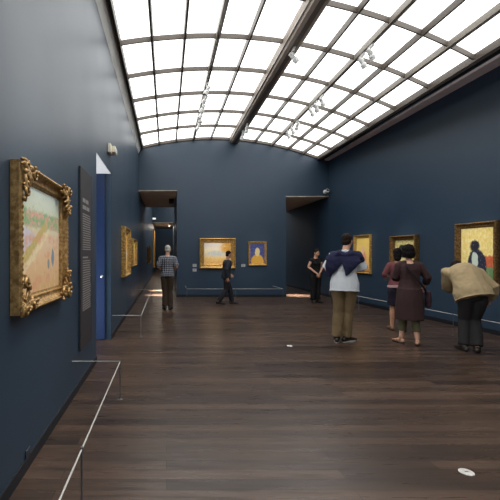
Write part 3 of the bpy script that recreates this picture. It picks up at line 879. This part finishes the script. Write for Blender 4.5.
        return remeshed(m, name, mat, self.root, 0.008, 3, fold)
    def trousers(self, mat, to=0.97, grow=0.018, cuff=0.02, fold=(0.007, 10, 6, 4.0), name='trousers', top=.1):
        m = MB()
        prof = [q for q in self.prof if q[0] <= top]
        self.torso(m, prof + [(top, prof[-1][1], prof[-1][2])], grow * .8)
        for s in (-1, 1):
            hp = self.hip[s]; kn, an = Vector(self.p['legs'][s][0]), Vector(self.p['legs'][s][1])
            pts = [hp + Vector((0, 0, .04)), hp.lerp(kn, .15), hp.lerp(kn, .55)]; rs = [.09, .09 + grow, .074 + grow]
            if to > 0.5:
                u = (to - .5) * 2
                pts += [kn, kn.lerp(an, u * .5), kn.lerp(an, u)]; rs += [.058 + grow, .054 + grow + cuff * .5, .044 + grow + cuff]
            else:
                pts += [hp.lerp(kn, .9)]; rs += [.062 + grow + cuff]
            m.tube(pts, rs, 16, caplen=0.006)
        m.scale(self.s)
        return remeshed(m, name, mat, self.root, 0.008, 3, fold)
    def skirt(self, m, z, rtop, rbot, cx=0, cy=0):
        a = self.pel + Vector((0, 0, .05))
        pts = [a, self.pel - Vector((0, 0, .08)), Vector((self.pel.x * .5 + cx * .5, self.pel.y * .5 + cy * .5, (self.pel.z + z) / 2)), Vector((cx, cy, z))]
        m.tube(pts, [(rtop, rtop * .74), (rtop * 1.06, rtop * .82), ((rtop + rbot) / 2 * 1.04, (rtop + rbot) / 2 * .8), (rbot, rbot * .82)], 24, side=self.rp, caplen=0.006)
    def shoes(self, mat, sole=None, sandal=False, heel=0.0):
        for s in (-1, 1):
            kn, an, fd = (Vector(v) for v in self.p['legs'][s]); fd.normalize()
            sd = fd.cross(Vector((0, 0, 1))).normalized(); dn = Vector((0, 0, -1))
            z0 = an + dn * .088
            m = MB()
            if sandal:
                def strap(off, hgt, wid):
                    pts = [an + fd * off + sd * wid + dn * .07, an + fd * off + sd * wid * .7 + dn * (.07 - hgt), an + fd * off + dn * (.07 - hgt - .012), an + fd * off - sd * wid * .7 + dn * (.07 - hgt), an + fd * off - sd * wid + dn * .07]
                    m.tube(pts, [(.012, .006)] * 5, 8, side=fd)
                strap(.12, .03, .047); strap(.06, .05, .044); strap(-.02, .10, .042)
            else:
                m.tube([an + dn * .045 - fd * .06, an + dn * .04, an + dn * .04 + fd * .07, an + dn * .052 + fd * .15, an + dn * .06 + fd * .205], [(.036, .04), (.044, .05), (.047, .042), (.049, .03), (.038, .022)], 14, side=sd)
                m.tube([an + dn * .05 - fd * .01, an + dn * .0 - fd * .01], [.046, .05], 14, caplen=.005)
            m.scale(self.s)
            sh = remeshed(m, 'shoe' if not sandal else 'sandal', mat, self.root, 0.005, 2)
            m = MB(); pts = []
            for k in range(24):
                a = 2 * math.pi * k / 24
                ca, sa = math.cos(a), math.sin(a)
                w = .046 if ca > -.2 else .038
                pts.append(an + fd * (.072 + .155 * ca) + sd * (w * sa) )
            b_ = [Vector((q.x, q.y, z0.z)) for q in pts]; t_ = [Vector((q.x, q.y, z0.z + .022)) for q in pts]
            m.rings([b_, t_]); m.scale(self.s); m.build('sole', sole or mat, sh)

EYEW = pbr('eye_white', (226, 222, 216), 0.3, 0, 0.02); EYEB = pbr('dark_iris', (44, 32, 26), 0.2, 0, 0.05); LIPS = pbr('lip_skin', (160, 96, 86), 0.5, 0, 0.05)
SKIN1 = pbr('light_skin', (206, 158, 132), 0.55, 0, 0.06, 12); SKIN2 = pbr('warm_skin', (188, 138, 110), 0.55, 0, 0.06, 12)
def cloth(name, srgb, var=0.12, rough=0.9):
    b = NB(name); c = b.coord(); n1 = b.noise(c, 7, 4); n2 = b.noise(c, 160, 2)
    l = lin(srgb); d = tuple(q * (1 - var) for q in l[:3]) + (1,); u = tuple(min(1, q * (1 + var)) for q in l[:3]) + (1,)
    b.bump(n2, 0.25, 0.003)
    return b.done(b.mix(n1, d, u), rough, 0, 0.25)
def plaid():
    b = NB('plaid_cotton'); c = b.coord(); x, y, z = b.sep(c)
    def stripes(v, f, lo):
        fr = b.math('FRACT', b.math('MULTIPLY', v, f)); return b.math('GREATER_THAN', fr, lo)
    hx = b.math('ADD', x, b.math('MULTIPLY', y, 0.5))
    a = b.math('ADD', stripes(hx, 22, 0.66), stripes(z, 20, 0.64))
    thin = b.math('MAXIMUM', stripes(b.math('ADD', hx, .016), 22, 0.9), stripes(b.math('ADD', z, .016), 20, 0.9))
    col = b.ramp(b.math('MULTIPLY', a, 0.5), [(0.0, lin((36, 38, 50))), (0.5, lin((66, 72, 86))), (1.0, lin((150, 154, 162)))])
    col = b.mix(b.math('MULTIPLY', thin, 0.6), col, lin((216, 216, 218)))
    return b.done(col, 0.9, 0, 0.2)
def floor_at(px, d): return ((px - VPX) * d / F_PX, d, 0.0)
GREYHAIR = pbr('white_grey_hair', (176, 172, 166), 0.8, 0, 0.25, 60, 0.3, 0.15); DARKHAIR = pbr('dark_brown_hair', (36, 27, 23), 0.8, 0, 0.3, 60, 0.3, 0.12); BLACKHAIR = pbr('near_black_hair', (22, 18, 18), 0.8, 0, 0.3, 60, 0.3, 0.12)
SHORT = [((0, -.024, .046), (.079, .094, .082)), ((0, -.052, -.012), (.070, .058, .066)), ((.062, -.02, .012), (.018, .045, .04)), ((-.062, -.02, .012), (.018, .045, .04))]
BROWNSHOE = pbr('dark_shoe_leather', (40, 33, 30), 0.45, 0, 0.1); SOLED = pbr('dark_rubber_sole', (28, 26, 25), 0.7); SOLEW = pbr('pale_rubber_sole', (188, 184, 176), 0.7)

# 1 man in plaid shirt, seen from behind, hands together in front
ps = dict(pel=(0, 0, .93), neck=(0, .02, 1.455), mid=(0, .012, 0), head=((.01, .05, 1.625), R(-14), R(-8)),
          arms={-1: ((-.25, .0, 1.16), (-.10, .20, 1.06), (.6, .6, .05), (0.5, -.3, -.3), 30), 1: ((.25, .0, 1.16), (.10, .20, 1.04), (-.6, .6, .05), (-.5, -.3, -.3), 30)},
          legs={-1: ((-.07, .02, .49), (-.07, 0, .088), (-.25, 1, 0)), 1: ((.07, .02, .49), (.07, .0, .088), (.3, 1, 0))})
p = Person(floor_at(167.5, 10.3), 0, 1.74, 'grey-haired man in a plaid shirt and dark trousers seen from behind at left opening', ps, SKIN1)
p.hairmat = GREYHAIR; p.body(); p.hair(SHORT)
p.top('shirt', plaid(), -.08, .024, 0.92, .022, hem=.01, flare=.012)
p.trousers(cloth('dark_brown_twill', (62, 50, 40)), .99); p.shoes(BROWNSHOE, SOLED)
m = MB(); p.torso(m, [(.055, .164, .114), (.1, .162, .112)], .022); m.scale(p.s); m.build('belt', BROWNSHOE, p.root, smooth=True)

# 2 dark walker striding left in front of the golden landscape
ps = dict(pel=(0, 0, .90), neck=(0, .06, 1.43), mid=(0, -.005, 0), head=((0, .10, 1.60), R(-8), R(-10)),
          arms={-1: ((-.24, .02, 1.13), (-.20, .20, .96), (.1, .7, -.6), (.9, .1, .1), 22), 1: ((.24, -.06, 1.13), (.22, -.02, .86), (0, .2, -1), (-.9, .1, 0), 22)},
          legs={-1: ((-.08, .16, .50), (-.08, .23, .088), (0, 1, 0)), 1: ((.08, -.02, .48), (.08, -.27, .115), (0, 1, -.15))}, thumb={-1: 1, 1: -1})
p = Person(floor_at(226, 11.35), R(-80), 1.62, 'person in dark jacket and trousers striding past the golden landscape on the far wall', ps, SKIN2)
p.hairmat = BLACKHAIR; p.body(); p.hair(SHORT, .005)
p.top('jacket', cloth('charcoal_wool', (42, 46, 54)), -.13, .026, 1.95, .022, hem=.012)
p.trousers(cloth('charcoal_trouser', (38, 38, 42)), .99); p.shoes(BROWNSHOE, SOLED)

# 3 attendant facing the camera, hands clasped low in front
ps = dict(pel=(0, 0, .92), neck=(0, .015, 1.45), mid=(0, .01, 0), head=((-.01, .055, 1.615), R(12), R(-20)),
          arms={-1: ((-.25, .0, 1.16), (-.045, .20, .99), (.45, .35, -.9), (.5, -.8, 0), 28), 1: ((.25, .0, 1.16), (.05, .21, .94), (-.35, .25, -.9), (-.5, -.8, 0), 28)},
          legs={-1: ((-.085, .015, .49), (-.09, 0, .088), (-.2, 1, 0)), 1: ((.085, .015, .49), (.09, .0, .088), (.2, 1, 0))})
p = Person(floor_at(315.5, 11.75), R(180 + 8), 1.66, 'woman in black sleeveless top facing us with hands clasped beside the right-hand opening', ps, SKIN1, True)
p.hairmat = DARKHAIR; p.body(); p.hair(SHORT + [((0, -.075, .0), (.05, .04, .05))])
BLACKC = cloth('black_cotton', (27, 26, 28))
p.top('top', BLACKC, -.1, .018, 0.22, .014, hem=.006, t1=.97)
p.trousers(BLACKC, .99); p.shoes(BROWNSHOE, SOLED)

# 4 man in white shirt with navy sweater over his shoulders
ps = dict(pel=(0, 0, .93), neck=(.01, .02, 1.46), mid=(0, .012, 0), head=((.045, .06, 1.635), R(-30), R(-4)), yaw=R(-2), sw=.172,
          arms={-1: ((-.26, .07, 1.18), (-.10, .27, 1.14), (.7, .5, .1), (.3, -.6, -.5), 30), 1: ((.27, .06, 1.18), (.14, .29, 1.16), (-.6, .6, .1), (-.3, -.6, -.5), 30)},
          legs={-1: ((-.085, .03, .49), (-.115, -.01, .088), (.1, 1, 0)), 1: ((.06, .05, .49), (.03, .05, .088), (.75, .8, 0))})
p = Person(floor_at(344.5, 6.45), R(-20), 1.84, 'man in a long white shirt with navy sweater over his shoulders and khaki trousers', ps, SKIN1)
p.hairmat = DARKHAIR; p.body(); p.hair(SHORT, .006)
p.top('shirt', cloth('white_cotton', (196, 200, 204), .06), -.19, .03, .98, .03, hem=.04, flare=.016, fold=(.008, 8, 4, 2.0))
p.trousers(cloth('khaki_twill', (112, 94, 68)), .995, .018, .014, fold=(.011, 9, 7, 5.0)); p.shoes(BROWNSHOE, SOLEW)
NAVY = cloth('navy_knit', (30, 32, 58), .2)
m = MB()
bk = -p.rs.cross(Vector((0, 0, 1))) * -1   # towards the back
bk = Vector((0, -1, 0))
nb = p.nb
# shawl body over the shoulders
for s in (-1, 1):
    sh = p.sh[s]
    m.tube([sh + Vector((-s * .05, .05, .03)), sh + Vector((-s * .07, .13, -.06)), Vector((nb.x + s * .07, nb.y + .16, nb.z - .2)), Vector((nb.x + s * .03, nb.y + .17, nb.z - .34))], [.05, .045, .035, .03], 12)
p.torso(m, [(.66, .168, .118), (.76, .166, .118), (.84, .155, .108), (.90, .125, .09), (.94, .10, .075)], .052)
p.sleeves(m, .42, .036, flare=.016)
m.tube([p.sh[-1] + Vector((-.01, -.02, .0)), p.sh[-1].lerp(nb, .5) + Vector((0, -.045, .01)), nb + Vector((0, -.07, -.055)), p.sh[1].lerp(nb, .5) + Vector((0, -.045, .01)), p.sh[1] + Vector((.01, -.02, .0))], [(.10, .075), (.095, .065), (.085, .045), (.095, .065), (.10, .075)], 16, side=(0, 1, 0))
# back panel ending in a point
z = nb.z
m.tube([Vector((.06, -.085, 1.39)), Vector((.075, -.13, 1.31)), Vector((.05, -.152, 1.22)), Vector((.015, -.156, 1.10))], [(.15, .034), (.15, .032), (.095, .030), (.02, .02)], 16, side=(1, 0, 0))
m.tube([Vector((-.12, -.07, 1.38)), Vector((-.165, -.105, 1.30)), Vector((-.205, -.105, 1.20)), Vector((-.235, -.085, 1.08))], [(.11, .034), (.12, .032), (.095, .030), (.035, .02)], 16, side=(1, 0, 0))
m.scale(p.s); remeshed(m, 'sweater', NAVY, p.root, .008, 3, (.010, 11, 9, 3.0))
m = MB(); m.tube([nb + Vector((-.05, -.03, .0)), nb + Vector((0, -.062, .01)), nb + Vector((.05, -.03, .0))], [(.03, .014)] * 3, 10, side=(0, 0, 1)); m.scale(p.s)
m.build('collar', cloth('white_collar', (206, 208, 210), .04), p.root, smooth=True)

# 5 woman in long dark brown tunic, bobbed hair, shoulder bag strap
ps = dict(pel=(.0, 0, .93), neck=(.0, .02, 1.45), mid=(.01, .012, 0), head=((-.015, .05, 1.625), R(12), R(-6)), yaw=R(-8),
          arms={-1: ((-.22, .06, 1.16), (-.08, .25, 1.12), (.5, .7, .2), (.5, -.5, -.4), 30), 1: ((.27, -.03, 1.17), (.27, .14, .99), (.15, .8, -.5), (-.9, .1, -.2), 35)},
          legs={-1: ((-.08, .05, .49), (-.11, .07, .088), (-.35, 1, 0)), 1: ((.085, -.0, .49), (.10, -.06, .088), (.45, 1, 0))})
p = Person(floor_at(409.5, 6.3), R(-14), 1.66, 'woman in long dark brown tunic with bobbed black hair, olive leggings and sandals', ps, SKIN1, True)
p.hairmat = BLACKHAIR; p.body()
p.hair([((0, -.03, .035), (.096, .104, .094)), ((0, -.055, -.04), (.098, .075, .085)), ((.07, -.03, -.035), (.034, .06, .075)), ((-.07, -.03, -.035), (.034, .06, .075)), ((0, -.06, -.085), (.085, .055, .045))], .010)
TUNIC = cloth('dark_brown_linen', (60, 42, 42), .18)
m = MB(); prof = [q for q in p.prof if q[0] > -.06 and q[0] < .98]; p.torso(m, prof, .028); p.sleeves(m, 1.55, .024); p.skirt(m, .44, .198, .222, .0, .0)
m.ball((.01, .0, .66), (.20, .165, .2))
m.scale(p.s); remeshed(m, 'tunic', TUNIC, p.root, .008, 3, (.013, 9, 2.5, 1.0))
p.trousers(cloth('olive_legging', (92, 88, 66)), .82, .008, .008, name='leggings')
p.shoes(pbr('tan_sandal_leather', (150, 112, 84), .5), BROWNSHOE, sandal=True)
m = MB(); m.tube([p.sh[-1] + Vector((.06, -.02, .085)), Vector((-.07, -.128, 1.33)), Vector((.03, -.165, 1.19)), Vector((.14, -.172, 1.04)), Vector((.205, -.12, .95)), Vector((.235, -.04, .91))], [(.018, .007)] * 6, 8, side=(.6, 0, .8)); m.scale(p.s)
bag = MB(); bag.tube([(.262, -.05, .92), (.267, -.045, .80), (.265, -.04, .70)], [(.12, .036), (.135, .045), (.125, .04)], 16, side=(.1, 1, 0)); bag.scale(p.s)
bo = remeshed(bag, 'shoulder_bag', cloth('dark_plum_bag', (50, 32, 38)), p.root, .006, 3, (.004, 12, 12, 2)); m.build('strap', cloth('black_strap', (28, 22, 24)), bo, smooth=True)

# 6 woman further back, mostly hidden, rose top and dark shorts
ps = dict(pel=(0, 0, .93), neck=(0, .02, 1.45), mid=(0, .012, 0), head=((0, .055, 1.62), R(-10), R(-8)),
          arms={-1: ((-.25, -.0, 1.17), (-.20, .20, 1.10), (.4, .8, .1), (.7, -.2, -.4), 30), 1: ((.25, .0, 1.17), (.1, .2, 1.1), (-.5, .7, 0), (-.5, -.3, -.4), 30)},
          legs={-1: ((-.09, .05, .49), (-.11, .02, .088), (-.2, 1, 0)), 1: ((.085, -.0, .49), (.09, -.10, .088), (.2, 1, 0))})
p = Person(floor_at(398, 7.45), R(-22), 1.62, 'woman in dusky red top and dark shorts standing behind the woman in brown tunic', ps, SKIN2, True)
p.hairmat = BLACKHAIR; p.body()
p.hair([((0, -.026, .04), (.086, .098, .088)), ((0, -.06, -.03), (.082, .06, .085)), ((0, -.07, -.1), (.07, .045, .06))], .006)
p.top('top', cloth('dusky_red_jersey', (104, 60, 62)), -.02, .022, 1.1, .02, hem=.01)
p.trousers(cloth('dark_navy_shorts', (36, 34, 46)), .45, .024, .02, name='shorts', top=.06)
m = MB(); p.torso(m, [(-.06, .168, .115), (.0, .168, .115), (.045, .168, .114)], .034); m.scale(p.s); remeshed(m, 'waist_wrap', cloth('pale_pink_knit', (170, 134, 136)), p.root, .008, 3, (.006, 10, 8, 2))
p.shoes(pbr('tan_shoe', (120, 88, 66), .6), SOLED)

# 7 man stooping forward in beige jacket
ps = dict(pel=(.03, -.06, .87), neck=(-.06, .22, 1.235), mid=(-.01, -.03, .065), head=((-.075, .375, 1.265), R(4), R(-58)), yaw=R(-4), sw=.19,
          arms={-1: ((-.20, .32, .94), (-.08, .47, .92), (.5, .8, -.1), (.3, -.1, -.9), 30), 1: ((.31, .06, .99), (.30, .16, .79), (-.1, .8, -.55), (-.9, 0, -.2), 30)},
          legs={-1: ((-.05, .06, .47), (-.08, -.05, .088), (-.25, 1, 0)), 1: ((.085, .07, .47), (.07, -.09, .088), (.3, 1, 0))})
p = Person(floor_at(469.5, 5.9), R(-24), 1.75, 'man in a beige jacket and dark trousers stooping towards the painting at right', ps, SKIN1)
p.hairmat = DARKHAIR; p.body(); p.hair(SHORT)
p.top('jacket', cloth('beige_cotton', (166, 146, 112), .14), -.12, .06, 1.92, .04, hem=.04, fold=(.014, 8, 8, 2.5))
p.trousers(cloth('charcoal_denim', (44, 42, 42)), .99, .022, .012); p.shoes(BROWNSHOE, SOLED)


# ------------------------------------------------------------------ camera, world, view
cam = bpy.data.cameras.new('camera'); co = bpy.data.objects.new('camera', cam); COL.objects.link(co)
co.location = (0, 0, CAMH); co.rotation_euler = (R(90), 0, 0)
cam.sensor_width = 36; cam.lens = 36 * F_PX / 500
cam.shift_x = (250 - VPX) / 500; cam.shift_y = (VPY - 250) / 500
cam.clip_start = 0.02; cam.clip_end = 200
scn.camera = co
w = bpy.data.worlds.new('world'); scn.world = w; w.use_nodes = True
w.node_tree.nodes['Background'].inputs[0].default_value = (0.02, 0.02, 0.022, 1)
scn.view_settings.view_transform = 'Standard'; scn.view_settings.look = 'None'
scn.view_settings.exposure = 0.0; scn.view_settings.gamma = 1.0
scn.view_settings.use_curve_mapping = False
scn.cycles.use_denoising = True
scn.cycles.max_bounces = 8; scn.cycles.diffuse_bounces = 5; scn.cycles.glossy_bounces = 4
scn.cycles.sample_clamp_indirect = 6
